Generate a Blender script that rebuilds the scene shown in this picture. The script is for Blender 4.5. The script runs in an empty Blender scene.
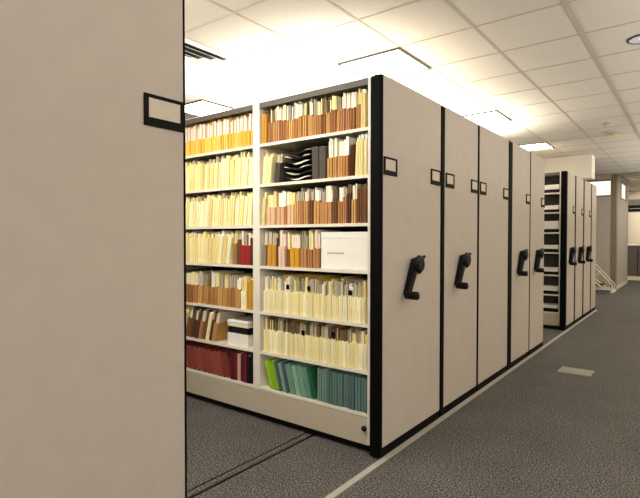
import bpy, math, random
from mathutils import Vector, Matrix
rnd = random.Random(7)
SC = bpy.context.scene
COL = SC.collection

# ------------------------------------------------------------------ helpers
def lin(c):
    c /= 255.0
    return c / 12.92 if c <= .04045 else ((c + .055) / 1.055) ** 2.4

def mat(name, rgb, rough=.6, var=.06, scale=25., metal=0., bump=0., stretch=(1, 1, 1), perobj=0., spec=.35):
    """Procedural surface: noise-modulated colour, optional per-object tint and bump."""
    m = bpy.data.materials.new(name); m.use_nodes = True
    nt = m.node_tree; N = nt.nodes; L = nt.links
    b = N['Principled BSDF']
    b.inputs['Roughness'].default_value = rough
    b.inputs['Metallic'].default_value = metal
    b.inputs['Specular IOR Level'].default_value = spec
    col = [lin(x) for x in rgb] + [1.]
    tc = N.new('ShaderNodeTexCoord'); mp = N.new('ShaderNodeMapping')
    mp.inputs['Scale'].default_value = stretch
    nz = N.new('ShaderNodeTexNoise'); nz.inputs['Scale'].default_value = scale
    nz.inputs['Detail'].default_value = 4.
    L.new(tc.outputs['Object'], mp.inputs['Vector']); L.new(mp.outputs[0], nz.inputs['Vector'])
    mr = N.new('ShaderNodeMapRange')
    mr.inputs[1].default_value = .3; mr.inputs[2].default_value = .7
    mr.inputs[3].default_value = 1 - var; mr.inputs[4].default_value = 1 + var
    L.new(nz.outputs[0], mr.inputs[0])
    val = mr.outputs[0]
    if perobj:
        oi = N.new('ShaderNodeObjectInfo'); mo = N.new('ShaderNodeMapRange')
        mo.inputs[3].default_value = 1 - perobj; mo.inputs[4].default_value = 1 + perobj
        L.new(oi.outputs['Random'], mo.inputs[0])
        mu = N.new('ShaderNodeMath'); mu.operation = 'MULTIPLY'
        L.new(val, mu.inputs[0]); L.new(mo.outputs[0], mu.inputs[1]); val = mu.outputs[0]
    hs = N.new('ShaderNodeHueSaturation'); hs.inputs['Color'].default_value = col
    L.new(val, hs.inputs['Value']); L.new(hs.outputs[0], b.inputs['Base Color'])
    if bump:
        bp = N.new('ShaderNodeBump'); bp.inputs['Strength'].default_value = bump
        bp.inputs['Distance'].default_value = .004
        L.new(nz.outputs[0], bp.inputs['Height']); L.new(bp.outputs[0], b.inputs['Normal'])
    return m

def emit(name, rgb, power):
    m = bpy.data.materials.new(name); m.use_nodes = True
    nt = m.node_tree; N = nt.nodes
    for n in list(N): N.remove(n)
    o = N.new('ShaderNodeOutputMaterial'); e = N.new('ShaderNodeEmission')
    e.inputs[0].default_value = [lin(x) for x in rgb] + [1]; e.inputs[1].default_value = power
    nt.links.new(e.outputs[0], o.inputs[0])
    return m

class MB:
    def __init__(s): s.v = []; s.f = []
    def box(s, x0, x1, y0, y1, z0, z1):
        b = len(s.v)
        s.v += [(x, y, z) for z in (z0, z1) for y in (y0, y1) for x in (x0, x1)]
        s.f += [tuple(b + i for i in q) for q in ((0, 2, 3, 1), (4, 5, 7, 6), (0, 1, 5, 4), (2, 6, 7, 3), (0, 4, 6, 2), (1, 3, 7, 5))]
        return s
    def prism(s, pts, z0, z1):
        """polygon in xy (counter-clockwise) extruded in z; z1 may be a list."""
        n = len(pts); b = len(s.v)
        z1 = z1 if isinstance(z1, (list, tuple)) else [z1] * n
        s.v += [(x, y, z0) for x, y in pts] + [(p[0], p[1], z) for p, z in zip(pts, z1)]
        s.f += [tuple(b + i for i in range(n))[::-1], tuple(b + n + i for i in range(n))]
        s.f += [(b + i, b + (i + 1) % n, b + n + (i + 1) % n, b + n + i) for i in range(n)]
        return s
    def tube(s, p, q, r0, r1=None, n=12, sq=1.):
        """tapered closed tube from p to q (ends capped with a slight dome)."""
        r1 = r0 if r1 is None else r1
        p = Vector(p); q = Vector(q); d = (q - p).normalized()
        a = Vector((0, 0, 1)) if abs(d.z) < .9 else Vector((1, 0, 0))
        e1 = d.cross(a).normalized(); e2 = d.cross(e1)
        b = len(s.v)
        rings = [(p, r0 * .7), (p + d * r0 * .25, r0), (q - d * r1 * .25, r1), (q, r1 * .7)]
        for c, r in rings:
            for i in range(n):
                t = 2 * math.pi * i / n
                s.v.append(tuple(c + e1 * (r * math.cos(t)) + e2 * (r * sq * math.sin(t))))
        for k in range(len(rings) - 1):
            for i in range(n):
                j = (i + 1) % n
                s.f.append((b + k * n + i, b + k * n + j, b + (k + 1) * n + j, b + (k + 1) * n + i))
        s.f.append(tuple(b + i for i in range(n))[::-1])
        s.f.append(tuple(b + 3 * n + i for i in range(n)))
        return s
    def build(s, name, m, parent=None, bevel=0., smooth=False, seg=2, loc=None):
        me = bpy.data.meshes.new(name); me.from_pydata(s.v, [], s.f); me.update()
        if m: me.materials.append(m)
        o = bpy.data.objects.new(name, me); COL.objects.link(o)
        if parent: o.parent = parent
        if loc: o.location = loc
        if smooth:
            for p in me.polygons: p.use_smooth = True
        if bevel:
            md = o.modifiers.new('bevel', 'BEVEL'); md.width = bevel; md.segments = seg; md.limit_method = 'ANGLE'
        return o

def empty(name, loc=(0, 0, 0), rot=(0, 0, 0)):
    o = bpy.data.objects.new(name, None); COL.objects.link(o)
    o.location = loc; o.rotation_euler = rot; o.empty_display_size = .05
    return o
def tag(o, label, cat, group=None):
    o['label'] = label; o['category'] = cat
    if group: o['group'] = group
    return o
def struct(o): o['kind'] = 'structure'; return o
ORD = ['first', 'second', 'third', 'fourth', 'fifth', 'sixth', 'seventh', 'eighth', 'ninth', 'tenth', 'eleventh', 'twelfth', 'thirteenth',
       'fourteenth', 'fifteenth', 'sixteenth', 'seventeenth', 'eighteenth', 'nineteenth', 'twentieth']
ORD += ['twenty-' + w for w in ORD[:9]] + ['thirtieth'] + ['thirty-' + w for w in ORD[:9]]

# ------------------------------------------------------------------ materials
M_PANEL = mat('panel_laminate', (187, 176, 165), .55, .035, 9., bump=.03)
M_STEEL = mat('cream_steel', (226, 219, 202), .45, .02, 12.)
M_BASE = mat('greige_steel', (190, 178, 158), .5, .03, 10.)
M_FASCIA = mat('grey_steel', (84, 79, 70), .5, .03, 10.)
M_INNER = mat('shaded_inner_steel', (58, 54, 48), .6, .04, 10.)  # back panels coloured dark to paint the shade inside open shelves
M_BLACK = mat('black_vinyl', (11, 10, 10), .65, .1, 30., spec=.06)
M_BLKPL = mat('black_plastic', (12, 12, 13), .42, .1, 40., spec=.2)
M_HOLD = mat('black_card_frame', (20, 16, 14), .6, .08, 40., spec=.1)
M_CARD = mat('card_paper', (204, 194, 176), .7, .03, 40.)
M_CANOPY = mat('canopy_steel', (222, 214, 196), .6, .03, 8.)
M_CEIL = mat('ceiling_tile', (202, 196, 185), .9, .035, 45., bump=.05)
M_GRID = mat('ceiling_grid_metal', (176, 168, 154), .7, .03, 20.)
M_WALL = mat('painted_wall', (214, 206, 188), .8, .03, 6.)
M_SOFFIT = mat('white_soffit', (226, 220, 206), .8, .02, 6.)
M_ROOM = mat('grey_partition', (170, 163, 152), .7, .05, 12., stretch=(6, 6, 1))
M_ROOMTRIM = mat('dark_frame_paint', (122, 112, 90), .6, .05, 12.)
M_FIXFR = mat('fixture_frame', (50, 47, 42), .5, .05, 20.)
M_WHITE = mat('white_enamel', (236, 233, 224), .5, .02, 20.)
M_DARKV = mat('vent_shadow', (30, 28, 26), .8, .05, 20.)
M_CHROME = mat('bright_reflector', (215, 212, 216), .12, .02, 20., metal=1.)
M_STRIP = mat('pale_vinyl_strip', (168, 162, 152), .5, .05, 20.)
M_RAIL = mat('dark_rail_steel', (24, 22, 20), .4, .1, 30., metal=.3)
M_PLATE = mat('grey_plate', (142, 138, 129), .55, .1, 30.)
M_LAMP = emit('fluorescent_diffuser', (255, 243, 222), 15.)
M_REAR = emit('rear_fill_glow', (255, 243, 224), 80.)  # emission of the added rear lights
M_CAN = emit('can_lamp', (255, 240, 220), 3.)
M_GLOW = emit('lit_room_glass', (255, 247, 230), 1.25)

def carpet():
    m = bpy.data.materials.new('speckled_carpet'); m.use_nodes = True
    nt = m.node_tree; N = nt.nodes; L = nt.links; b = N['Principled BSDF']
    b.inputs['Roughness'].default_value = .95; b.inputs['Specular IOR Level'].default_value = .1
    tc = N.new('ShaderNodeTexCoord')
    n1 = N.new('ShaderNodeTexNoise'); n1.inputs['Scale'].default_value = 105.; n1.inputs['Detail'].default_value = 2.; n1.inputs['Roughness'].default_value = .7
    n2 = N.new('ShaderNodeTexNoise'); n2.inputs['Scale'].default_value = 2.2; n2.inputs['Detail'].default_value = 3.
    for n in (n1, n2): L.new(tc.outputs['Object'], n.inputs['Vector'])
    r = N.new('ShaderNodeValToRGB'); e = r.color_ramp.elements
    e[0].position = .36; e[0].color = [lin(x) for x in (40, 39, 38)] + [1]
    e[1].position = .64; e[1].color = [lin(x) for x in (138, 134, 130)] + [1]
    k = e.new(.5); k.color = [lin(x) for x in (80, 77, 75)] + [1]
    L.new(n1.outputs[0], r.inputs[0])
    mr = N.new('ShaderNodeMapRange'); mr.inputs[1].default_value = .3; mr.inputs[2].default_value = .7
    mr.inputs[3].default_value = .9; mr.inputs[4].default_value = 1.1
    L.new(n2.outputs[0], mr.inputs[0])
    hs = N.new('ShaderNodeHueSaturation'); L.new(r.outputs[0], hs.inputs['Color']); L.new(mr.outputs[0], hs.inputs['Value'])
    L.new(hs.outputs[0], b.inputs['Base Color'])
    bp = N.new('ShaderNodeBump'); bp.inputs['Strength'].default_value = .25; bp.inputs['Distance'].default_value = .004
    L.new(n1.outputs[0], bp.inputs['Height']); L.new(bp.outputs[0], b.inputs['Normal'])
    return m
M_CARPET = carpet()

def paper_mats(prefix, cols, rough=.75, var=.07, perobj=.07):
    return [mat(f'{prefix}_{"abcdefgh"[i]}', c, rough, var, 60., stretch=(3, 3, .4), perobj=perobj, spec=.2) for i, c in enumerate(cols)]
P_CREAM = paper_mats('cream_stock', [(243, 229, 170), (238, 220, 152), (246, 236, 190), (232, 212, 148)])
P_PALE = paper_mats('pale_cream_stock', [(245, 234, 186), (241, 228, 172), (248, 240, 204)])
P_YELLOW = paper_mats('yellow_stock', [(228, 186, 82), (220, 174, 66), (234, 196, 100)])
P_BROWN = paper_mats('brown_stock', [(190, 143, 86), (172, 121, 70), (204, 158, 96), (150, 104, 62), (182, 131, 88)])
P_DKBROWN = paper_mats('dark_brown_stock', [(112, 74, 50), (94, 60, 42), (128, 86, 56)])
P_PINK = paper_mats('pinkish_tan_stock', [(206, 164, 126), (212, 174, 140)])
P_OCHRE = paper_mats('ochre_stock', [(206, 152, 44), (190, 138, 50)])
P_RED = paper_mats('red_stock', [(156, 40, 44)])
P_MAROON = paper_mats('maroon_stock', [(112, 30, 44), (92, 26, 40)])
P_RUST = paper_mats('rust_stock', [(132, 62, 50), (120, 54, 46), (142, 72, 58)])
P_LIME = paper_mats('lime_stock', [(150, 190, 40), (136, 180, 44)])
P_SAGE = paper_mats('sage_stock', [(122, 160, 138), (106, 146, 128), (138, 172, 146)])
P_TEAL = paper_mats('teal_stock', [(98, 126, 120), (86, 112, 108), (110, 138, 128)])
P_SLATE = paper_mats('slate_stock', [(78, 94, 104), (92, 108, 116)])
P_DKGREEN = paper_mats('dark_green_stock', [(40, 96, 64)])
P_GREY = paper_mats('grey_stock', [(78, 74, 66), (78, 72, 63)])
P_BLACK = paper_mats('black_stock', [(26, 25, 26)])
SHEETS = paper_mats('sheets_white', [(240, 236, 222), (228, 222, 206), (236, 228, 200)])
SHEETS_Y = paper_mats('sheets_cream', [(238, 224, 166), (226, 208, 140)])
SHEETS_G = paper_mats('sheets_grey', [(176, 166, 142), (190, 178, 150), (156, 146, 124)])
SHEETS_D = paper_mats('sheets_dark', [(122, 98, 70), (96, 82, 62)])  # dark papers; among pale sheets they also paint the shaded hollows between
SHEETS_P = paper_mats('sheets_pinkish', [(226, 206, 186), (232, 216, 196)])

# ------------------------------------------------------------------ room shell
CEIL = 2.737; CEIL2 = 3.06; STEP = 12.2
XL, XR, YB, YF = -5.6, 4.6, -3.4, 21.0
struct(MB().box(XL, XR, YB, YF, -.1, 0).build('floor', M_CARPET))
struct(MB().box(XL, XR, YB, STEP, CEIL, CEIL + .08).box(XL, XR, STEP - .04, STEP, CEIL, CEIL2 + .08).box(XL, XR, STEP, YF, CEIL2, CEIL2 + .08).build('ceiling', M_CEIL))
struct(MB().box(XL - .1, XL, YB, YF, 0, CEIL2).build('wall_left', M_WALL))
struct(MB().box(XR, XR + .1, YB, YF, 0, CEIL2).build('wall_right', M_WALL))
struct(MB().box(XL, XR, YB - .1, YB, 0, CEIL2).build('wall_near', M_WALL))
struct(MB().box(XL, XR, YF, YF + .1, 0, CEIL2).build('wall_far', M_WALL))
# exposed T-bar grid of the tiled ceiling
TS = .549; GX0, GY0 = -.218, 3.203
g = MB()
i0 = math.ceil((XL - GX0) / TS); i1 = math.floor((XR - GX0) / TS)
for i in range(i0, i1 + 1):
    x = GX0 + i * TS; w = .019 if i == 2 else .0085
    g.box(x - w, x + w, YB, STEP, CEIL - .0035, CEIL + .002)
j0 = math.ceil((YB - GY0) / TS); j1 = math.floor((STEP - GY0) / TS)
for j in range(j0, j1 + 1):
    y = GY0 + j * TS
    g.box(XL, XR, y - .0075, y + .0075, CEIL - .003, CEIL + .002)
for i in range(i0, i1 + 1):
    x = GX0 + i * TS; g.box(x - .01, x + .01, STEP, YF, CEIL2 - .006, CEIL2 + .002)
y = STEP + .3
while y < YF:
    g.box(XL, XR, y - .01, y + .01, CEIL2 - .0055, CEIL2 + .002); y += TS
struct(g.build('trim_1', M_GRID))
# white soffit across the storage area
struct(MB().box(XL, .13, 9.15, 9.45, 2.352, CEIL).build('wall_soffit', M_SOFFIT, bevel=.004))
# pale strip on the floor along the front of the carriages
struct(MB().box(-.002, .036, YB, 10.6, 0, .006).build('trim_2', M_STRIP))

# ------------------------------------------------------------------ grey room with clerestory windows at the back
RY0, RX1, RY1 = 14.8, -.17, 17.75
w = MB()
zt, zb, zc = 2.885, 2.475, CEIL2
xa, xb = -1.9, -.265
w.box(-3.2, RX1, RY0, RY0 + .12, 0, zb).box(-3.2, RX1, RY0, RY0 + .12, zt, zc).box(-3.2, xa, RY0, RY0 + .12, zb, zt).box(xb, RX1, RY0, RY0 + .12, zb, zt)
ya, yb = 15.95, 17.35
w.box(RX1 - .12, RX1, RY0 + .12, RY1, 0, zb).box(RX1 - .12, RX1, RY0 + .12, RY1, 2.95, zc).box(RX1 - .12, RX1, RY0 + .12, ya, zb, 2.95).box(RX1 - .12, RX1, yb, RY1, zb, 2.95)
struct(w.build('wall_partition', M_ROOM))
struct(MB().box(-.27, -.16, RY0 - .012, RY0 + .1, 0, CEIL2).box(-.17, -.15, RY0 - .012, RY0 + .25, 0, CEIL2).build('trim_3', M_ROOMTRIM, bevel=.004))
def window(name, b0, frame):
    r = empty(name, (b0[0], b0[2], b0[4])); struct(r)
    ox, oy, oz = r.location
    f = MB()
    for q in frame: f.box(q[0] - ox, q[1] - ox, q[2] - oy, q[3] - oy, q[4] - oz, q[5] - oz)
    f.build('window_frame', M_ROOMTRIM, r)
    MB().box(b0[0] - ox, b0[1] - ox, b0[2] - oy, b0[3] - oy, b0[4] - oz, b0[5] - oz).build('window_pane', M_GLOW, r)
window('window_1', (xa, xb, RY0 + .03, RY0 + .04, zb, zt),
       [(xa, xb, RY0 - .01, RY0 + .1, zb - .02, zb + .02), (xa, xb, RY0 - .01, RY0 + .1, zt - .02, zt + .02), (xb - .02, xb + .01, RY0 - .01, RY0 + .1, zb, zt)])
window('window_2', (RX1 - .05, RX1 - .04, ya, yb, zb, 2.95),
       [(RX1 - .1, RX1 + .01, ya, yb, zb - .02, zb + .02), (RX1 - .1, RX1 + .01, ya, yb, 2.93, 2.97), (RX1 - .1, RX1 + .01, ya - .02, ya + .03, zb, 2.95), (RX1 - .1, RX1 + .01, yb - .03, yb + .02, zb, 2.95)])
struct(MB().box(RX1, RX1 + .012, RY0 + .25, RY1, 0, .1).build('baseboard_partition', M_WALL))

# ------------------------------------------------------------------ mobile shelving carriages
PT = 2.34                                       # top of end panels
LEV = [.252, .518, .812, 1.147, 1.445, 1.744, 2.037]
XE = -2.10                                      # far end of each carriage
BAYS = [(-1.035, -.105), (-2.06, -1.102)]

def holder(root, oy, y0, y1):
    z0, z1 = 1.737, 1.847
    y0 -= oy; y1 -= oy; x = .0
    f = MB()
    f.box(x, x + .008, y0, y1, z0, z0 + .03).box(x, x + .008, y0, y1, z1 - .012, z1)
    f.box(x, x + .008, y0, y0 + .018, z0 + .03, z1 - .012).box(x, x + .008, y1 - .016, y1, z0 + .03, z1 - .012)
    fo = f.build('card_holder', M_HOLD, root, bevel=.002)
    MB().box(x + .001, x + .0035, y0 + .018, y1 - .016, z0 + .03, z1 - .012).build('card', M_CARD, fo)

def crank(root, yc, zc=1.185):
    c = empty('crank_handle', (0, yc, zc)); c.parent = root
    m = MB(); m.tube((.0, 0, 0), (.045, 0, 0), .036, .040, 20); m.tube((.040, -.022, -.008), (.078, -.022, -.008), .064, .062, 28)
    m.tube((.055, .015, .03), (.064, .05, .044), .015, .010, 10)
    m.build('hub', M_BLKPL, c, smooth=False, bevel=.003)
    m = MB(); m.tube((.030, -.012, .028), (.030, -.142, -.205), .037, .028, 14, sq=.6)
    m.build('crank_arm', M_BLKPL, c, smooth=True)
    m = MB(); m.tube((.018, -.138, -.203), (.112, -.138, -.203), .026, .027, 16)
    m.build('grip', M_BLKPL, c, smooth=True)

def face(root, oy, yf, ym, d):
    """open shelving on one side: yf front plane, ym the middle of the carriage, d = +1 when the face looks to -Y"""
    def Y(a): return yf + d * a - oy
    def bx(m, x0, x1, a, b, z0, z1):
        p, q = sorted((Y(a), Y(b))); m.box(x0, x1, p, q, z0, z1); return m
    dep = abs(ym - yf) - .006
    for (x0, x1) in ((-.105, -.076), (-1.102, -1.035), (XE, -2.06)):
        bx(MB(), x0, x1, .0, dep, .06 if x0 > -.5 else .2285, 2.335).build('upright', M_STEEL, root)
    for b0, b1 in BAYS:
        for z in LEV:
            m = MB(); bx(m, b0, b1, .016, dep, z - .004, z); bx(m, b0, b1, .002, .016, z - .02, z)
            m.build('shelf', M_STEEL, root)
        bx(MB(), b0, b1, .001, .012, 2.298, 2.335).build('top_fascia', M_FASCIA, root)
    bx(MB(), XE, -.1055, .003, .02, .056, .228).build('base_panel', M_BASE, root)
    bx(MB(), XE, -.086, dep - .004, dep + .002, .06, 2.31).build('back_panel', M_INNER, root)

def carriage(y0, p0, p1, y1, label, faces='', hold=(), crk=False, lock=False):
    r = empty('shelving_carriage', (0, (y0 + y1) / 2, 0))
    tag(r, label, 'shelving', 'mobile shelving carriages')
    oy = (y0 + y1) / 2
    MB().box(-.03, 0, p0 - oy, p1 - oy, .064, PT).build('end_panel', M_PANEL, r, bevel=.004)
    MB().box(-.075, .004, y0 - oy, p0 - .001 - oy, .008, PT - .002).build('edge_trim', M_BLACK, r, bevel=.012, seg=3)
    if y1 - p1 > .004:
        MB().box(-.075, .003, p1 + .001 - oy, y1 - oy, .008, PT - .004).build('edge_trim', M_BLACK, r)
    MB().box(-.06, -.003, p0 - oy, p1 - oy, .006, .0635).build('kick_strip', M_BLACK, r)
    MB().box(XE + .02, -.06, y0 + .07 - oy, y1 - .05 - oy, .004, .056).build('undercarriage', M_BLKPL, r)
    ya, yb, ym = p0 - .007, p1 + .002, (p0 + p1) / 2
    if faces:
        for fc in faces: face(r, oy, ya if fc == 'f' else yb, ym, 1 if fc == 'f' else -1)
        if 'f' not in faces: MB().box(XE, -.086, ya - oy, ym - .01 - oy, .06, 2.335).build('shelf_case', M_STEEL, r)
        if 'b' not in faces: MB().box(XE, -.086, ym + .01 - oy, yb - oy, .06, 2.335).build('shelf_case', M_STEEL, r)
    else:
        MB().box(XE, -.086, ya - oy, yb - oy, .06, 2.335).build('shelf_case', M_STEEL, r)
    MB().box(XE, -.03, ya + .0 - oy, yb - oy, 2.3352, 2.339).build('top_panel', M_CANOPY, r)
    for a, b in hold: holder(r, oy, a, b)
    if crk: crank(r, (p0 + p1) / 2 - oy - .025)
    if lock:
        k = MB(); k.tube((-.125, ya + .006 - oy, .158), (-.125, ya - .012 - oy, .158), .018, .018, 16)
        k.tube((-.125, ya - .010 - oy, .158), (-.125, ya - .022 - oy, .158), .011, .010, 12)
        k.build('floor_lock', M_BLKPL, r)
    return r

carriage(.285, .31, 1.147, 1.152, 'nearest greige end panel filling the left side, its shelving across the aisle', 'b', [(.98, 1.146)])
carriage(2.573, 2.607, 3.449, 3.449, 'tall shelving carriage with open shelves full of files and black crank handle', 'fb', [(2.608, 2.772), (3.272, 3.438)], True, True)
carriage(3.456, 3.524, 4.224, 4.224, 'closed carriage just behind the file-filled one, black crank on its end panel', '', [(3.535, 3.695), (4.06, 4.222)], True)
carriage(4.230, 4.268, 5.100, 5.100, 'closed carriage end panel without crank handle, two black card frames', '', [(4.275, 4.43), (4.93, 5.098)])
carriage(5.106, 5.234, 5.905, 5.905, 'closed carriage with crank handle just past the panel that has none', '', [(5.74, 5.903)], True)
carriage(5.911, 5.935, 6.575, 6.575, 'last closed carriage with crank before the second, farther aisle', '', [(6.40, 6.573)], True)
carriage(7.86, 7.945, 8.509, 8.509, 'first carriage of the far group, its open shelves facing the second aisle', 'f', [(8.34, 8.507)], True)
carriage(8.515, 8.597, 9.223, 9.223, 'second carriage of the far group, behind the one with open shelves', '', [(9.05, 9.221)], True)
carriage(9.229, 9.315, 9.966, 9.966, 'third carriage of the far group, farthest one with a crank handle', '', [(9.79, 9.964)], True)
carriage(9.972, 10.05, 10.56, 10.56, 'farthest carriage, a narrow end panel without a crank near the grey room', '')

# floor rail of the carriages, running across the aisle
r = empty('floor_rail', (-.59, 5, 0)); tag(r, 'thin dark steel floor rail crossing the carpet of the open aisle', 'rail')
MB().box(-.035, -.028, -5.6, 5.6, 0, .0035).build('rail_edge', M_RAIL, r)
MB().box(.022, .040, -5.6, 5.6, 0, .0035).build('rail_edge', M_RAIL, r)

# ------------------------------------------------------------------ files
def U(a, b): return rnd.uniform(a, b)
def pocket(t, hf, hp, D, body, sheets, nsh=3, tab=None, board=None, soft=.0):
    """expanding file pocket; returns list of (part_name, MB, material)"""
    parts = []; g = min(.004, t * .18); e = t * .5 - .0006
    up = U(-.004, .004)
    pts = [(-e, .008), (-e + .003, .0), (-g, U(0, .003)), (0, min(.011, t * .4)), (g, U(0, .003)), (e - .003, .0), (e, .008), (e, D), (-e, D)]
    zz = [hf + up, hf + up, hf + up * .4, hf - .004, hf, hf - up * .5, hf - up, min(hf + .05, hp), min(hf + .05, hp)]
    parts.append(('pocket', MB().prism(pts, 0, zz), body))
    if sheets and nsh:
        m = {}
        x = -e + .002; ww = (2 * e - .004)
        cuts = sorted([U(.15, .85) for _ in range(nsh - 1)])
        ed = [0] + cuts + [1]
        mb = MB(); nb = MB(); two = len(sheets) > 1
        sh = rnd.sample(sheets, 2) if two else [sheets[0], sheets[0]]
        for k in range(nsh):
            a = x + ww * ed[k]; b = x + ww * ed[k + 1] - .0008
            if b - a < .0012: continue
            tgt = mb if (k % 2 == 0) else nb
            h = hp * U(.86, 1.0); y0 = U(.013, .022)
            tgt.prism([(a, y0), (b, y0), (b, D - .01), (a, D - .01)], .012, [h, h - U(0, .006), h - U(0, .006), h])
        if mb.v: parts.append(('papers', mb, sh[0]))
        if nb.v: parts.append(('papers', nb, sh[1]))
    if board is not None:
        parts.append(('back_board', MB().box(e - .0022, e - .0004, .03, D - .003, .01, hp + .008), board))
    if tab is not None:
        tz = U(hf + .004, hf + .02)
        parts.append(('index_tab', MB().box(-min(.010, e * .8), min(.010, e * .8), .004, .014, tz, tz + .032), tab))
    return parts

def put(parts, name, x, y, z, t, lean, label, cat, group):
    r = empty(name, (x, y, z + t * .5 * abs(math.sin(lean)) + .0006), (0, lean, U(-.0012, .0012)))
    tag(r, label, cat, group)
    for n, mb, m in parts: mb.build(n, m, r)
    return r

SH = {1: 'top shelf', 2: 'second shelf down', 3: 'third shelf down', 4: 'fourth shelf down', 5: 'fifth shelf down', 6: 'sixth shelf down', 7: 'bottom shelf'}
YF0 = 2.606
class Row:
    def __init__(s, side, n):
        s.side = side; s.n = n; s.z = LEV[7 - n]; s.items = []; s.last = 0.
        s.x = -1.033 if side == 'right' else -1.104
        s.end = -.108 if side == 'right' else -2.05
        s.d = 1 if side == 'right' else -1
    def gap(s, g): s.x += s.d * g
    def room(s): return (s.end - s.x) * s.d
    def add(s, t, desc, lean=0., inset=0., **kw):
        """next file outward from the middle upright"""
        if s.n not in (7,) and not (s.side == 'right' and s.n in (5, 6)): lean += rnd.choice((0, 0, .012, -.01, .02))
        if s.n != 7 and kw['sheets']:
            kw['hp'] = min(kw['hp'] * 1.11, .260 if s.n == 1 and s.side == 'right' else .274); kw['nsh'] = kw.get('nsh', 2) + (1 if t > .026 else 0)
            if s.n < 5 and kw['hf'] < .185: kw['hf'] *= .95
        w = t / math.cos(lean) + (.0022 if s.n != 7 else .0045)
        turn = (lean - s.last) * s.d           # a change of tilt away from the neighbour's needs room at the foot or the top
        if turn: w += .245 * abs(math.sin(lean - s.last)) if turn < 0 else .004
        if s.room() < w:
            s.x = s.end; return False
        if turn < 0: s.x += s.d * .245 * abs(math.sin(lean - s.last)); w -= .245 * abs(math.sin(lean - s.last))
        s.last = lean
        c = s.x + s.d * w / 2
        s.x += s.d * w
        s.items.append((c, t, desc, lean, inset, kw)); return True
    def slant(s, lean):                         # room for the tops of leaning files
        s.gap(max(0., .25 * math.sin(abs(lean))))
    def flush(s, group, name='file_pocket'):
        n = len(s.items)
        for k, (c, t, desc, lean, inset, kw) in enumerate(s.items):
            if s.side == 'right' and k > n * .55:
                pos = f"{ORD[n - 1 - k]} file from right end"
            else:
                pos = f"{ORD[k]} file from middle upright"
            label = f"{desc}, {pos}, {SH[s.n]}, {s.side} bay"
            y = YF0 + inset + U(0, .012)
            put(pocket(t, **kw), kw_name(desc, name), c, y, s.z, t, lean, label, 'file', group)
def kw_name(desc, name): return name
D = .30
def ch(l): return rnd.choice(l)

# ---- right bay
R = Row('right', 1)
R.add(.05, 'ochre folder', hf=.215, hp=.222, D=D, body=P_OCHRE[1], sheets=SHEETS_D, nsh=2, inset=.004); R.gap(.008)
k = 0
while True:
    t = U(.024, .042)
    if R.room() < .018: break
    if R.room() < t + .002: t = R.room() - .003
    pal, nm = ch([(P_BROWN, 'brown pocket'), (P_BROWN, 'brown pocket'), (P_BROWN, 'tan-brown pocket'), (P_BROWN[3:], 'deep brown pocket'), (P_BROWN[2:3], 'light tan pocket')])
    if k == 20: pal, nm, kwf = P_CREAM, 'tall cream folder', .22
    else: kwf = U(.140, .160)
    if t < .012 or not R.add(t, nm, lean=0, hf=kwf, hp=U(.228, .25), D=D, body=ch(pal), sheets=ch([SHEETS, SHEETS_Y, SHEETS[:1] + SHEETS_D[:1], SHEETS_G + SHEETS_D, SHEETS_Y[:1] + SHEETS_D[1:]]), nsh=ch([2, 3, 3, 4])): break
    k += 1
R.flush('files on the top shelf of the right bay')

R = Row('right', 2)
R.gap(.012)
R.add(.042, 'cream folder', lean=.07, hf=.2, hp=.222, D=D, body=P_CREAM[0], sheets=SHEETS_G, nsh=2)
R.add(.036, 'pale cream folder', lean=.08, hf=.19, hp=.215, D=D, body=P_PALE[1], sheets=SHEETS_Y, nsh=2)
R.gap(.016)
R.add(.05, 'dark grey file', lean=.10, hf=.15, hp=.205, D=D, body=P_GREY[0], sheets=SHEETS_G, nsh=2)
POUCH0 = R.x + .032
R.x = -.555; R.last = 0.
R.add(.116, 'wide dark grey file box', hf=.215, hp=.22, D=D, body=P_GREY[1], sheets=None)
R.gap(.006)
for i in range(5):
    R.add([.042, .030, .042, .042, .022][i], ['brown pocket with tall white papers'] * 4 + ['dark brown file'] and ('brown pocket with tall white papers' if i < 4 else 'dark brown file'),
          lean=0 if i < 4 else .05, hf=U(.135, .15) if i < 4 else .2, hp=U(.235, .25) if i < 4 else .205, D=D,
          body=ch(P_BROWN[:3]) if i < 4 else P_DKBROWN[1], sheets=SHEETS, nsh=2)
R.gap(.012)
while R.room() > .026:
    R.add(min(U(.024, .03), R.room() - .002), 'cream folder', lean=.035 if R.room() > .06 else 0, hf=U(.215, .23), hp=U(.238, .25), D=D, body=ch(P_PALE), sheets=SHEETS, nsh=2)
R.flush('files on the second shelf down of the right bay')

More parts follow.
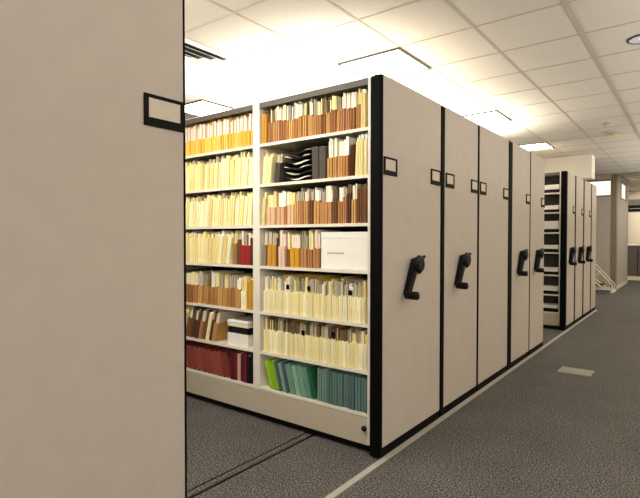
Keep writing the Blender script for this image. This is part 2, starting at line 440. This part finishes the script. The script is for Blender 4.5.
R = Row('right', 3)
R.gap(.002)
R.add(.028, 'cream leaning folder', lean=.06, hf=.2, hp=.222, D=D, body=P_CREAM[1], sheets=SHEETS_Y, nsh=2); R.gap(.004)
for t, nm, pal, sh, hf, hp in [(.085, 'wide tan pocket with cream papers', P_PINK, SHEETS_Y, .135, .225), (.075, 'wide tan pocket with white papers', P_PINK, SHEETS, .135, .23),
    (.026, 'tan pocket with white papers', P_BROWN, SHEETS, .14, .23), (.06, 'tan pocket with cream papers', P_PINK, SHEETS_Y, .145, .215), (.04, 'brown pocket', P_BROWN, SHEETS_G, .17, .225),
    (.035, 'brown pocket with grey papers', P_BROWN, SHEETS_G, .17, .23), (.04, 'tan pocket', P_BROWN, SHEETS_P, .165, .22), (.032, 'dark brown pocket', P_DKBROWN, SHEETS_G, .17, .225),
    (.05, 'brown pocket with white papers', P_BROWN, SHEETS, .165, .23), (.036, 'brown pocket', P_BROWN, SHEETS_G, .15, .215), (.06, 'brown pocket with white papers', P_BROWN, SHEETS, .15, .235),
    (.03, 'dark brown pocket', P_DKBROWN, SHEETS_D, .17, .225), (.04, 'brown pocket with white papers', P_BROWN, SHEETS, .15, .23), (.032, 'brown pocket', P_BROWN, SHEETS_G, .18, .235),
    (.03, 'dark brown pocket', P_DKBROWN, SHEETS_D, .19, .23), (.036, 'brown pocket with a white sheet', P_BROWN, SHEETS, .16, .235),
    (.034, 'dark brown file', P_DKBROWN, SHEETS_D, .215, .23), (.03, 'dark brown file', P_DKBROWN, SHEETS_D, .22, .235), (.036, 'brown file', P_BROWN, SHEETS_D, .21, .225), (.03, 'dark brown file', P_DKBROWN, SHEETS_D, .21, .23), (.026, 'brown file', P_BROWN[3:], SHEETS_D, .22, .232)]:
    R.add(t, nm, hf=hf, hp=hp, D=D, body=ch(pal), sheets=sh, nsh=ch([2, 3]))
R.flush('files on the third shelf down of the right bay')

R = Row('right', 4)
R.gap(.006)
for t, nm, pal, sh, hf, hp, ln in [(.03, 'grey-tan leaning folder', paper_mats('grey_tan_stock', [(150, 132, 112)]), SHEETS_P, .16, .235, .06), (.085, 'wide ochre-brown pocket', P_OCHRE[1:] + P_BROWN[:1], SHEETS_G, .165, .24, 0), (.016, 'thin dark brown file', P_DKBROWN, SHEETS_D, .2, .23, 0),
    (.06, 'pale pink pocket', paper_mats('pale_pink_stock', [(224, 188, 164)]), SHEETS_P, .15, .24, 0), (.03, 'brown pocket with cream papers', P_BROWN, SHEETS_Y, .13, .23, 0),
    (.085, 'wide ochre pocket', P_OCHRE[:1], SHEETS_P, .14, .23, 0), (.055, 'reddish-brown pocket', P_BROWN[3:], SHEETS_G, .135, .235, 0), (.04, 'brown pocket', P_BROWN, SHEETS_Y, .13, .24, 0), (.05, 'brown pocket by white carton', P_BROWN, SHEETS_P, .14, .24, 0)]:
    R.add(t, nm, lean=ln, hf=hf, hp=hp, D=D, body=ch(pal), sheets=sh, nsh=ch([3, 4]))
    R.gap(.003)
R.flush('files on the fourth shelf down of the right bay')

for row, shp in ((5, [SHEETS_G, SHEETS, SHEETS_Y, SHEETS_G]), (6, [SHEETS_G, SHEETS_D, SHEETS_G, SHEETS_D + SHEETS_Y])):
    R = Row('right', row)
    R.gap(.022)
    k = 0
    while R.room() > .02:
        t = min(U(.024, .034), R.room() - .002)
        tb = M_BLACK if k in ((7, 13, 24) if row == 5 else (12, 20)) else None
        hf = .156 + (.006 if k % 3 else 0)
        R.add(t, 'low cream pocket with black tab' if tb else 'low cream pocket', hf=hf, hp=U(.222, .252), D=D, body=ch(P_PALE), sheets=ch(shp), nsh=ch([2, 3]), tab=tb,
              board=ch([None, None, P_YELLOW[0] if row == 5 else P_OCHRE[1]]))
        k += 1
    R.flush(f'files on the {SH[row]} of the right bay')

R = Row('right', 7)
ln = -.30
R.gap(.01)
for t, nm, pal in [(.042, 'lime green folder', P_LIME), (.044, 'lime green folder', P_LIME)]:
    R.add(t, nm, lean=ln, hf=.205, hp=.212, D=D, body=ch(pal), sheets=SHEETS, nsh=2)
for t, nm, pal in [(.02, 'slate blue folder', P_SLATE), (.026, 'sage folder', P_SAGE), (.018, 'slate blue folder', P_SLATE), (.05, 'sage folder', P_SAGE), (.036, 'pale sage folder', P_SAGE[2:]), (.04, 'sage folder', P_SAGE), (.034, 'sage folder', P_SAGE), (.03, 'dark green folder', P_DKGREEN)]:
    R.add(t, nm, lean=ln + .015 * len(R.items) * .5, hf=.208, hp=.214, D=D, body=ch(pal), sheets=SHEETS_G, nsh=2)
R.gap(.004)
while R.room() > .026:
    R.add(min(U(.03, .046), R.room() - .002), ch(['teal folder', 'dull teal folder']), hf=U(.212, .226), hp=.226, D=D, body=ch(P_TEAL), sheets=SHEETS_G, nsh=2)
R.flush('files on the bottom shelf of the right bay')

# ---- left bay (counted outward from the middle upright)
R = Row('left', 1)
while R.room() > .03:
    R.add(min(U(.030, .040), R.room() - .002), 'yellow pocket with white labels above', hf=U(.122, .13), hp=U(.222, .23), D=D, body=ch(P_YELLOW), sheets=SHEETS_P, nsh=2, board=P_YELLOW[0])
R.flush('yellow files on the top shelf of the left bay')
for row in (2, 3):
    R = Row('left', row); R.gap(.012)
    k = 0
    while R.room() > .036:
        ln = (.035, .08)[row - 2] + .03 * math.sin(k * .8)
        R.add(min(U(.028, .046), R.room() - .004), 'cream folder', lean=ln, hf=U(.20, .232), hp=U(.228, .245), D=D, body=ch(P_CREAM if k % 3 else P_PALE), sheets=ch([SHEETS_Y, SHEETS_Y, SHEETS_G, SHEETS_Y[:1] + SHEETS_D[:1]]), nsh=ch([1, 2]))
        if k == 8 and row == 2: R.gap(.014)
        k += 1
    R.flush(f'cream files on the {SH[row]} of the left bay')
R = Row('left', 4)
R.gap(.008)
R.add(.028, 'maroon file', hf=.2, hp=.23, D=D, body=P_DKBROWN[1], sheets=SHEETS_P, nsh=2)
R.add(.10, 'wide red pocket with pinkish papers', hf=.155, hp=.235, D=D, body=P_RED[0], sheets=SHEETS_P + SHEETS_D, nsh=6)
R.add(.035, 'dark brown file', hf=.19, hp=.24, D=D, body=P_DKBROWN[0], sheets=SHEETS_G, nsh=2)
R.add(.036, 'brown pocket', hf=.17, hp=.24, D=D, body=P_BROWN[1], sheets=SHEETS_Y, nsh=2); R.gap(.012)
k = 0
while R.room() > .036:
    R.add(min(U(.026, .044), R.room() - .004), 'cream leaning folder' if k < 6 else 'cream folder', lean=.17 - .02 * k if k < 6 else .02, hf=U(.2, .225), hp=U(.228, .24), D=D, body=ch(P_CREAM), sheets=SHEETS_Y + SHEETS, nsh=2); k += 1
R.flush('files on the fourth shelf down of the left bay')
R = Row('left', 5)
R.gap(.004)
R.add(.05, 'ochre-yellow folder', hf=.225, hp=.23, D=D, body=P_OCHRE[0], sheets=SHEETS_Y, nsh=2)
R.add(.024, 'ochre folder', hf=.2, hp=.22, D=D, body=P_OCHRE[1], sheets=SHEETS_Y, nsh=1)
R.add(.058, 'pale yellow pocket, tan papers', hf=.135, hp=.23, D=D, body=P_PALE[0], sheets=SHEETS_Y[1:], nsh=2)
k = 0
while R.room() > .03:
    if k == 8: R.gap(.03)
    R.add(min(U(.036, .056), R.room() - .003), ch(['brown pocket', 'brown pocket', 'tan-brown pocket']) + (' with white papers' if k in (0, 6, 9, 11) else ''), lean=.12 if k == 7 else 0, hf=U(.14, .15), hp=U(.225, .245), D=D,
          body=ch(P_BROWN), sheets=SHEETS if k in (0, 6, 9, 11) else ch([SHEETS_Y, SHEETS_G + SHEETS_D]), nsh=ch([2, 3])); k += 1
R.flush('files on the fifth shelf down of the left bay')
R = Row('left', 6)
R.x = -1.49
for t, nm, pal, sh, hf, ln in [(.045, 'leaning brown pocket', P_BROWN[:1], SHEETS_P, .15, .24), (.03, 'leaning dark brown pocket', P_DKBROWN, SHEETS_D, .17, .25), (.036, 'leaning pale yellow folder', P_CREAM, SHEETS_Y, .225, .25),
     (.04, 'leaning dark brown pocket', P_DKBROWN, SHEETS_D + SHEETS_P, .15, .25), (.036, 'leaning brown pocket', P_BROWN[3:], SHEETS, .15, .24), (.03, 'leaning dark brown pocket', P_DKBROWN, SHEETS_D, .16, .24),
     (.045, 'leaning maroon-brown pocket', P_DKBROWN, SHEETS + SHEETS_D, .15, .24), (.036, 'leaning dark brown pocket', P_DKBROWN, SHEETS_D, .16, .23), (.036, 'leaning maroon-brown pocket', P_DKBROWN, SHEETS, .16, .23), (.06, 'leaning pale yellow folder', P_CREAM, SHEETS_Y, .21, .2)]:
    R.add(t, nm, lean=ln, hf=hf, hp=.235, D=D, body=ch(pal), sheets=sh, nsh=3)
R.flush('leaning files on the sixth shelf down of the left bay')
R = Row('left', 7)
R.gap(.012)
for t, nm, pal in [(.028, 'black file', P_BLACK), (.03, 'black file', P_BLACK), (.034, 'maroon file', P_MAROON), (.03, 'maroon file', P_MAROON), (.026, 'pinkish grey file', P_PINK), (.034, 'maroon file', P_MAROON), (.034, 'dark maroon file', P_MAROON[1:])]:
    R.add(t, nm, hf=U(.2, .225), hp=.228, D=D, body=ch(pal), sheets=SHEETS_D, nsh=2)
R.gap(.012)
k = 0
while R.room() > .075 + .06:
    R.add(U(.05, .066), 'leaning rust-red pocket', lean=-.28, hf=U(.18, .19), hp=.215, D=D, body=ch(P_RUST), sheets=paper_mats('rust_boards', [(96, 36, 32)]) if k == 0 else [bpy.data.materials['rust_boards_a']], nsh=1); k += 1
R.flush('files on the bottom shelf of the left bay')

# ---- black pouches lying flat on the second shelf, right bay
n = 6; zb = LEV[5] + .0008; x0, x1 = POUCH0, -.562
for i in range(n):
    nx, ny = 14, 6; m = MB(); pm = MB()
    W = (x1 - x0) - U(.0, .012); cx = (x0 + x1) / 2 + U(-.003, .003); y0 = 2.628 + U(0, .012); dep = .27
    ph = U(0, 6); th = .031; A = .0095
    def wav(u): return A * math.cos(u * 6.3) * .8 + A * .35 * math.sin(u * 9 + ph0)
    ph0 = 1.1
    top, bot = [], []
    for j in range(ny + 1):
        for q in range(nx + 1):
            u = q / nx; v = j / ny
            ed = min(1, 7 * u, 7 * (1 - u), 5 * v + .25)
            zc = wav(u) + A * 1.5 + (i + .5) * (th + .0055)
            b = .5 * th * (.30 + .70 * ed) * (.80 + .18 * math.sin(u * 6.5 + i * 2.1)) + U(-.001, .0006)
            top.append((cx - W / 2 + W * u - cx, dep * v, zc + b)); bot.append((cx - W / 2 + W * u - cx, dep * v, zc - b))
    m.v = top + bot; o = len(top)
    idx = lambda q, j: j * (nx + 1) + q
    for j in range(ny):
        for q in range(nx):
            m.f.append((idx(q, j), idx(q + 1, j), idx(q + 1, j + 1), idx(q, j + 1)))
            m.f.append((o + idx(q, j), o + idx(q, j + 1), o + idx(q + 1, j + 1), o + idx(q + 1, j)))
    for q in range(nx):
        m.f.append((idx(q, 0), o + idx(q, 0), o + idx(q + 1, 0), idx(q + 1, 0)))
        m.f.append((idx(q, ny), idx(q + 1, ny), o + idx(q + 1, ny), o + idx(q, ny)))
    for j in range(ny):
        m.f.append((idx(0, j), idx(0, j + 1), o + idx(0, j + 1), o + idx(0, j)))
        m.f.append((idx(nx, j), o + idx(nx, j), o + idx(nx, j + 1), idx(nx, j + 1)))
    zmin = min(v[2] for v in m.v) if i == 0 else None
    if i == 0: base = zb - zmin
    r = empty('document_pouch', (cx, y0, base))
    word = ['lowest', 'second from bottom', 'third from bottom', 'third from top', 'second from top', 'topmost'][i]
    tag(r, f'black document pouch with white papers, {word} of the flat stack of pouches', 'pouch', 'flat stack of black pouches')
    m.build('pouch', M_BLKPL, r, smooth=True)
    # the white sheets poking out of its mouth, following its wave
    for a, b in ([[(.3, .95)], [(.1, .55)], [(.06, .22), (.6, .97)], [(.35, .9)], [(.04, .3), (.7, .95)], [(.74, .97)]][i]):
        ns = 12; vv = []
        for (dy, dz) in ((-.012, -.0035), (-.012, .0035), (.16, .0035), (.16, -.0035)):
            for q in range(ns + 1):
                u = a + (b - a) * q / ns
                zc = wav(u) + A * 1.5 + (i + .5) * (th + .0055)
                tap = .25 + 2.4 * (q / ns) * (1 - q / ns) * (1.6 if q < ns / 2 else 1.)
                vv.append((-W / 2 + W * u, dy, zc + dz * tap * (1.1 + .5 * math.sin(i * 2.3))))
        pm2 = MB(); pm2.v = vv; s = ns + 1
        for e in range(4):
            f2 = (e + 1) % 4
            for q in range(ns): pm2.f.append((e * s + q, e * s + q + 1, f2 * s + q + 1, f2 * s + q))
        pm2.f.append((0, s, 2 * s, 3 * s)); pm2.f.append((ns, 3 * s + ns, 2 * s + ns, s + ns))
        pm2.build('papers', SHEETS_G[1] if i in (1, 4, 5) else SHEETS[1], r)

# ---- white carton on the fourth shelf
z = LEV[3] + .0006
r = empty('carton', (-.300, 2.622, z)); tag(r, 'large white carton with faint printed line, right end of fourth shelf down', 'box')
MB().box(-.186, .186, .004, .33, 0, .215).build('carton_body', M_WHITE, r, bevel=.002)
MB().box(-.188, .188, .002, .332, .203, .243).build('lid', M_WHITE, r, bevel=.002)
g = MB(); x = -.135
for wd in (.012, .009, .011, .007, .012, .010, .009, .012, .008, .010):
    g.box(x, x + wd, .0032, .0042, .098, .110); x += wd + .0035
g.build('printed_line', mat('faint_print', (176, 168, 152), .7), r)

# ---- boxes on the sixth shelf, left bay
z = LEV[1] + .0006
r = empty('carton', (-1.300, 2.625, z)); tag(r, 'lower plain white carton under a black binder, sixth shelf of left bay', 'box')
MB().box(-.112, -.001, .0, .28, 0, .092).box(.001, .112, .002, .28, 0, .091).build('carton_body', M_WHITE, r, bevel=.002)
r = empty('ring_binder', (-1.300, 2.630, z + .0935)); tag(r, 'black binder lying between two white boxes, sixth shelf of left bay', 'binder')
MB().box(-.114, .118, .004, .28, 0, .05).build('cover', M_BLKPL, r, bevel=.006)
MB().box(-.100, .100, .0, .0035, .010, .040).build('spine_strip', P_BLACK[0], r)
r = empty('carton', (-1.298, 2.622, z + .1445)); tag(r, 'shallow white box with cream edge lying on top of the black binder', 'box')
MB().box(-.114, .112, .004, .28, 0, .026).build('carton_body', P_PALE[2], r, bevel=.003)
MB().box(-.118, .116, .0, .284, .024, .05).build('lid', M_WHITE, r, bevel=.006)

# ---- low stacks on the shelves of the far group's first carriage
for k, z in enumerate(LEV):
    lvl = SH[7 - k]
    y0 = 7.97; h1 = [.055, .05, .045, .05, .05, .045, .05][k]; h2 = [.05, .07, .06, .06, .115, .055, .07][k]
    r = empty('storage_tray', (-.46, y0, z + .0006)); tag(r, f'dark flat tray on the {lvl} of the far open carriage', 'tray', 'dark trays on the far carriage')
    m = MB().box(-.34, .34, 0, .21, 0, .006).box(-.34, .34, 0, .006, .006, h1).box(-.34, .34, .204, .21, .006, h1).box(-.34, -.334, .006, .204, .006, h1).box(.334, .34, .006, .204, .006, h1)
    m.build('tray_body', M_BLKPL, r); MB().box(-.06, .06, -.004, 0, .02, .036).build('label_slot', M_BASE, r)
    r = empty('paper_stack', (-.46, y0 + .004, z + h1 + .0012)); tag(r, f'white bundled paper stack lying on the {lvl} of the far open carriage', 'papers', 'white paper stacks on the far carriage')
    m = MB(); zz = 0; q = 0
    while zz < h2 - .004:
        a = U(0, .006); b = U(0, .006); m.box(-.338 + a, .338 - b, U(0, .004), .205, zz, zz + .0095); zz += .01
    m.build('sheets', M_WHITE, r)

# ------------------------------------------------------------------ ceiling fittings
def troffer(ix, iy, label, wide=True):
    x0 = GX0 + ix * TS; y0 = GY0 + iy * TS; c = (x0 + TS / 2, y0 + TS / 2, CEIL)
    r = empty('ceiling_light', c); tag(r, label, 'ceiling light', 'square fluorescent ceiling lights')
    h = TS / 2; m = MB()
    m.box(-h, h, -h, -h + .018, -.014, 0).box(-h, h, h - .018, h, -.014, 0).box(-h, -h + .018, -h + .018, h - .018, -.014, 0).box(h - .018, h, -h + .018, h - .018, -.014, 0)
    m.build('light_frame', M_FIXFR, r)
    MB().box(-h + .018, h - .018, -h + .018, h - .018, -.009, -.002).build('diffuser', M_LAMP, r)
troffer(-1, 0, 'square ceiling light right above the file-filled carriage with the first crank')
troffer(-1, 4, 'square ceiling light above the closed carriages, middle of the row')
troffer(-1, 8, 'farthest square ceiling light, above the second aisle')
troffer(-5, 0, 'square ceiling light at far left, seen over the yellow files')
troffer(-5, 4, 'ceiling light on the left, hidden behind the tops of the closed carriages')
troffer(-5, 8, 'ceiling light on the far left, above the second aisle')
troffer(-1, -4, 'ceiling light above the near end panel and aisle, outside the picture')
troffer(-5, -4, 'ceiling light left of the near aisle, outside the picture')
for k, wd in ((-4, 'behind the viewer'), (0, 'opposite the first crank'), (4, 'opposite the closed carriages'), (8, 'opposite the second aisle')):
    troffer(3, k, f'ceiling light over the open floor on the right, {wd}')
# added lights under the raised rear ceiling, out of view, brightening the back
for x, y, wd in ((.7, 20.2, 'behind the counter'), (1.7, 16.6, 'before the counter'), (-1.5, 16.0, 'inside the grey room'), (1.0, 12.9, 'over the rear open floor')):
    r = empty('ceiling_light', (x, y, CEIL2)); tag(r, f'added unseen light panel under the raised rear ceiling, {wd}', 'ceiling light', 'added rear lights')
    MB().box(-.29, .29, -.29, .29, -.014, 0).build('light_frame', M_FIXFR, r)
    MB().box(-.27, .27, -.27, .27, -.020, -.0141).build('diffuser', M_REAR, r)

# four-way air diffuser
c = (GX0 - 2 * TS - TS / 2, GY0 - TS - TS / 2, CEIL)
r = empty('air_vent', c); tag(r, 'white four-way louvred air vent in the ceiling, upper left', 'vent')
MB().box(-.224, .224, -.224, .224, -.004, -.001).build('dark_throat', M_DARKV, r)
f = MB(); h = TS / 2
f.box(-h, h, -h, -.225, -.012, 0).box(-h, h, .225, h, -.012, 0).box(-h, -.225, -.225, .225, -.012, 0).box(.225, h, -.225, .225, -.012, 0)
f.build('vent_frame', M_WHITE, r)
for ro in (.196, .128, .066):
    m = MB(); b = 0
    ri = ro - .034
    for (qa, za), (qb, zb2) in (((ro, -.006), (ri, -.026)),):
        for s in range(4):
            a = math.pi / 2 * s; ca, sa = math.cos(a), math.sin(a)
            rot = lambda x, y: (x * ca - y * sa, x * sa + y * ca)
            P = [(-qa, -qa, -.026), (qa, -qa, -.026), (qb, -qb, -.006), (-qb, -qb, -.006)]
            b = len(m.v)
            for x, y, zz in P: m.v.append((*rot(x, y), zz))
            for x, y, zz in P: m.v.append((*rot(x, y), zz + .002))
            m.f += [(b, b + 1, b + 2, b + 3), (b + 7, b + 6, b + 5, b + 4), (b, b + 4, b + 5, b + 1), (b + 2, b + 6, b + 7, b + 3), (b + 1, b + 5, b + 6, b + 2), (b + 3, b + 7, b + 4, b)]
    m.build('louvre', M_WHITE, r)
MB().box(-.045, .045, -.045, .045, -.03, -.024).build('centre_plate', M_WHITE, r)

# recessed can light
def ring(m, r0, z0, r1, z1, n=36):
    b = len(m.v)
    for rr, zz in ((r0, z0), (r1, z1)):
        for i in range(n): m.v.append((rr * math.cos(2 * math.pi * i / n), rr * math.sin(2 * math.pi * i / n), zz))
    for i in range(n): j = (i + 1) % n; m.f.append((b + i, b + j, b + n + j, b + n + i))
r = empty('downlight', (1.20, 4.09, CEIL)); tag(r, 'round ceiling downlight with dark rim and bright reflector, upper right', 'downlight')
m = MB(); ring(m, .096, 0, .096, -.007); ring(m, .096, -.007, .086, -.009); ring(m, .086, -.009, .086, -.002); m.build('rim', M_FIXFR, r)
m = MB(); ring(m, .086, -.0045, .024, -.001); m.build('reflector', mat('pearly_reflector', (226, 222, 230), .3, .02, 20., spec=.6), r)
m = MB(); ring(m, .024, -.0012, .001, -.0045); m.build('bulb', M_CAN, r)

r = empty('smoke_detector', (.625, 7.42, CEIL)); tag(r, 'round yellowish smoke detector on the ceiling, right side', 'detector')
MB().tube((0, 0, 0), (0, 0, -.018), .075, .075, 24).build('mounting_base', M_GRID, r)
MB().tube((0, 0, -.016), (0, 0, -.05), .058, .045, 24).build('sensor_head', mat('aged_plastic', (206, 186, 130), .5), r)
r = empty('ceiling_sprinkler', (.625, 6.8, CEIL)); tag(r, 'small ceiling sprinkler head just nearer than the smoke detector', 'sprinkler')
MB().tube((0, 0, 0), (0, 0, -.006), .035, .035, 20).build('escutcheon', M_GRID, r)
MB().tube((0, 0, -.005), (0, 0, -.035), .008, .008, 10).build('stem', M_GRID, r)
MB().tube((0, 0, -.034), (0, 0, -.038), .02, .02, 14).build('deflector', M_GRID, r)

# ------------------------------------------------------------------ floor and background things
r = empty('floor_cover_plate', (.555, 5.53, 0)); tag(r, 'pale grey rectangular floor outlet plate on the carpet right of the carriages', 'floor plate')
MB().box(-.15, .15, -.125, .125, 0, .006).build('plate', M_PLATE, r, bevel=.002)
MB().box(-.125, -.01, -.09, .09, .006, .009).build('flap', M_PLATE, r, bevel=.001)
MB().box(.01, .125, -.09, .09, .006, .009).build('flap', M_PLATE, r, bevel=.001)

# rolling step ladder in front of the grey room
M_LAD = mat('cream_tube', (214, 204, 182), .45, .03, 20.)
r = empty('step_ladder', (-.55, 14.25, 0)); tag(r, 'cream rolling step ladder standing by the grey room wall', 'step ladder')
for s, yy in ((0, -.22), (1, .22)):
    m = MB(); m.tube((-.50, yy, .09), (.43, yy, .09), .018); m.tube((-.36, yy, .62), (.24, yy, .09), .018); m.tube((-.5, yy, .09), (-.36, yy, .62), .016)
    m.build('side_frame', M_LAD, r)
    m = MB(); m.tube((-.16, yy, .86), (.42, yy, .20), .017); m.tube((.42, yy, .20), (.42, yy, .09), .016); m.tube((-.36, yy, .62), (-.16, yy, .86), .016)
    m.tube((-.02, yy, .32), (.12, yy, .54), .014)
    m.build('hand_rail', M_LAD, r)
for xx, zz in ((-.27, .56), (-.07, .38), (.13, .2)):
    MB().box(xx - .09, xx + .09, -.21, .21, zz - .012, zz + .012).build('tread', M_BLKPL, r, bevel=.004)
for xx in (-.46, .42):
    for yy in (-.22, .22):
        MB().tube((xx, yy - .018, .042), (xx, yy + .018, .042), .042, .042, 16).build('wheel', M_WHITE, r)

# counter and overhead cabinet at the back right
M_COUNTER = mat('dark_counter_panel', (88, 76, 70), .55, .06, 8.)
r = empty('service_counter', (1.0, 19.3, 0)); tag(r, 'dark panelled service counter with white top in the far right background', 'counter')
m = MB(); m.box(-1.55, -1.02, -.3, .3, .14, 1.135); m.box(-1.0, -.2, -.3, .3, .14, 1.135); m.box(-.18, .8, -.3, .3, .14, 1.135)
m.build('front_panel', M_COUNTER, r)
MB().box(-1.55, .8, -.28, .28, 0, .139).build('plinth', M_WALL, r)
MB().box(-1.58, .83, -.36, .33, 1.136, 1.19).build('countertop', M_WHITE, r, bevel=.004)
r = empty('cup', (.90, 19.1, 1.1905)); tag(r, 'small white cup on the far counter top', 'cup')
m = MB(); ring(m, .03, 0, .042, .09, 20); ring(m, .042, .09, .037, .09, 20); ring(m, .037, .09, .026, .006, 20); ring(m, .026, .006, .001, .006, 20); ring(m, .001, 0, .03, 0, 20)
m.build('cup_body', M_WHITE, r)
r = empty('overhead_cabinet', (1.0, 19.3, 0)); tag(r, 'long overhead cabinet with dark lower compartment hanging above the far counter', 'cabinet')
MB().box(-1.5, .9, -.3, .3, 2.45, 2.64).build('cabinet_body', M_ROOM, r)
MB().box(-1.5, .9, -.26, .3, 2.25, 2.449).build('lower_compartment', M_BLKPL, r)
MB().box(-1.25, .9, -.275, -.2601, 2.335, 2.352).build('pale_rail', M_WHITE, r)
MB().box(-1.45, -1.4, -.1, .1, 2.64, CEIL2).box(.8, .85, -.1, .1, 2.64, CEIL2).build('hanger', M_ROOM, r)

# ------------------------------------------------------------------ added fill lamps, unseen, brightening ceiling, panels and shelves
def area(name, loc, target, sx, sy, power, col=(1, .95, .87)):
    l = bpy.data.lights.new(name, 'AREA'); l.shape = 'RECTANGLE'; l.size = sx; l.size_y = sy; l.energy = power; l.color = col
    o = bpy.data.objects.new(name, l); COL.objects.link(o); o.location = loc
    o.rotation_euler = (Vector(target) - Vector(loc)).to_track_quat('-Z', 'Y').to_euler()
    return o
area('ceiling_fill', (-1.35, 3.75, 2.37), (-1.35, 3.7501, 4), 2.0, 2.4, 70, (1, .97, .92))  # added on top of the carriages to brighten the ceiling
area('ceiling_fill_far', (-.9, 5.75, 2.37), (-.9, 5.7501, 4), 1.1, 1.5, 48, (1, .97, .92))  # added farther along the tops, carries the ceiling glow on
area('key_fill', (4.1, -1.9, 2.35), (-.3, 3.6, 1.0), 1.6, 1.2, 116, (1, .965, .91))  # added fill from behind the viewer for panels and shelves
area('aisle_fill', (-1.15, 1.42, 2.58), (-1.0, 2.62, .9), 1.6, .5, 34, (1, .955, .88))  # added fill hidden behind the near panel, lights the shelf fronts
area('room_fill', (2.9, 3.5, 1.7), (2.9, 3.5001, 4), 1.6, 6.0, 135, (1, .96, .90))  # added out of view to lift the ceiling on the right
area('rear_fill', (3.0, 9.8, 1.6), (3.0, 9.8001, 4), 2.0, 4.5, 230, (1, .95, .86))  # added out of view to lift the farther ceiling

# ------------------------------------------------------------------ world, camera, colour management
wd = bpy.data.worlds.new('world'); SC.world = wd; wd.use_nodes = True
wd.node_tree.nodes['Background'].inputs[0].default_value = (.9, .85, .75, 1)
wd.node_tree.nodes['Background'].inputs[1].default_value = .0

yaw, pit, rol, F = .653, -.0206, .0008, 492.44
cam = bpy.data.cameras.new('camera'); co = bpy.data.objects.new('camera', cam); COL.objects.link(co)
v = Vector((-math.sin(yaw) * math.cos(pit), math.cos(yaw) * math.cos(pit), math.sin(pit)))
rt = Vector((math.cos(yaw), math.sin(yaw), 0)); up = rt.cross(v)
rt, up = rt * math.cos(rol) + up * math.sin(rol), up * math.cos(rol) - rt * math.sin(rol)
co.matrix_world = Matrix(((rt.x, up.x, -v.x, 1.51254), (rt.y, up.y, -v.y, 0), (rt.z, up.z, -v.z, 1.34568), (0, 0, 0, 1)))
cam.sensor_fit = 'HORIZONTAL'; cam.sensor_width = 36; cam.lens = 36 * F / 640; cam.clip_start = .02
SC.camera = co
vs = SC.view_settings
vs.view_transform = 'Standard'; vs.look = 'None'; vs.gamma = 1; vs.use_curve_mapping = False; vs.exposure = 0.
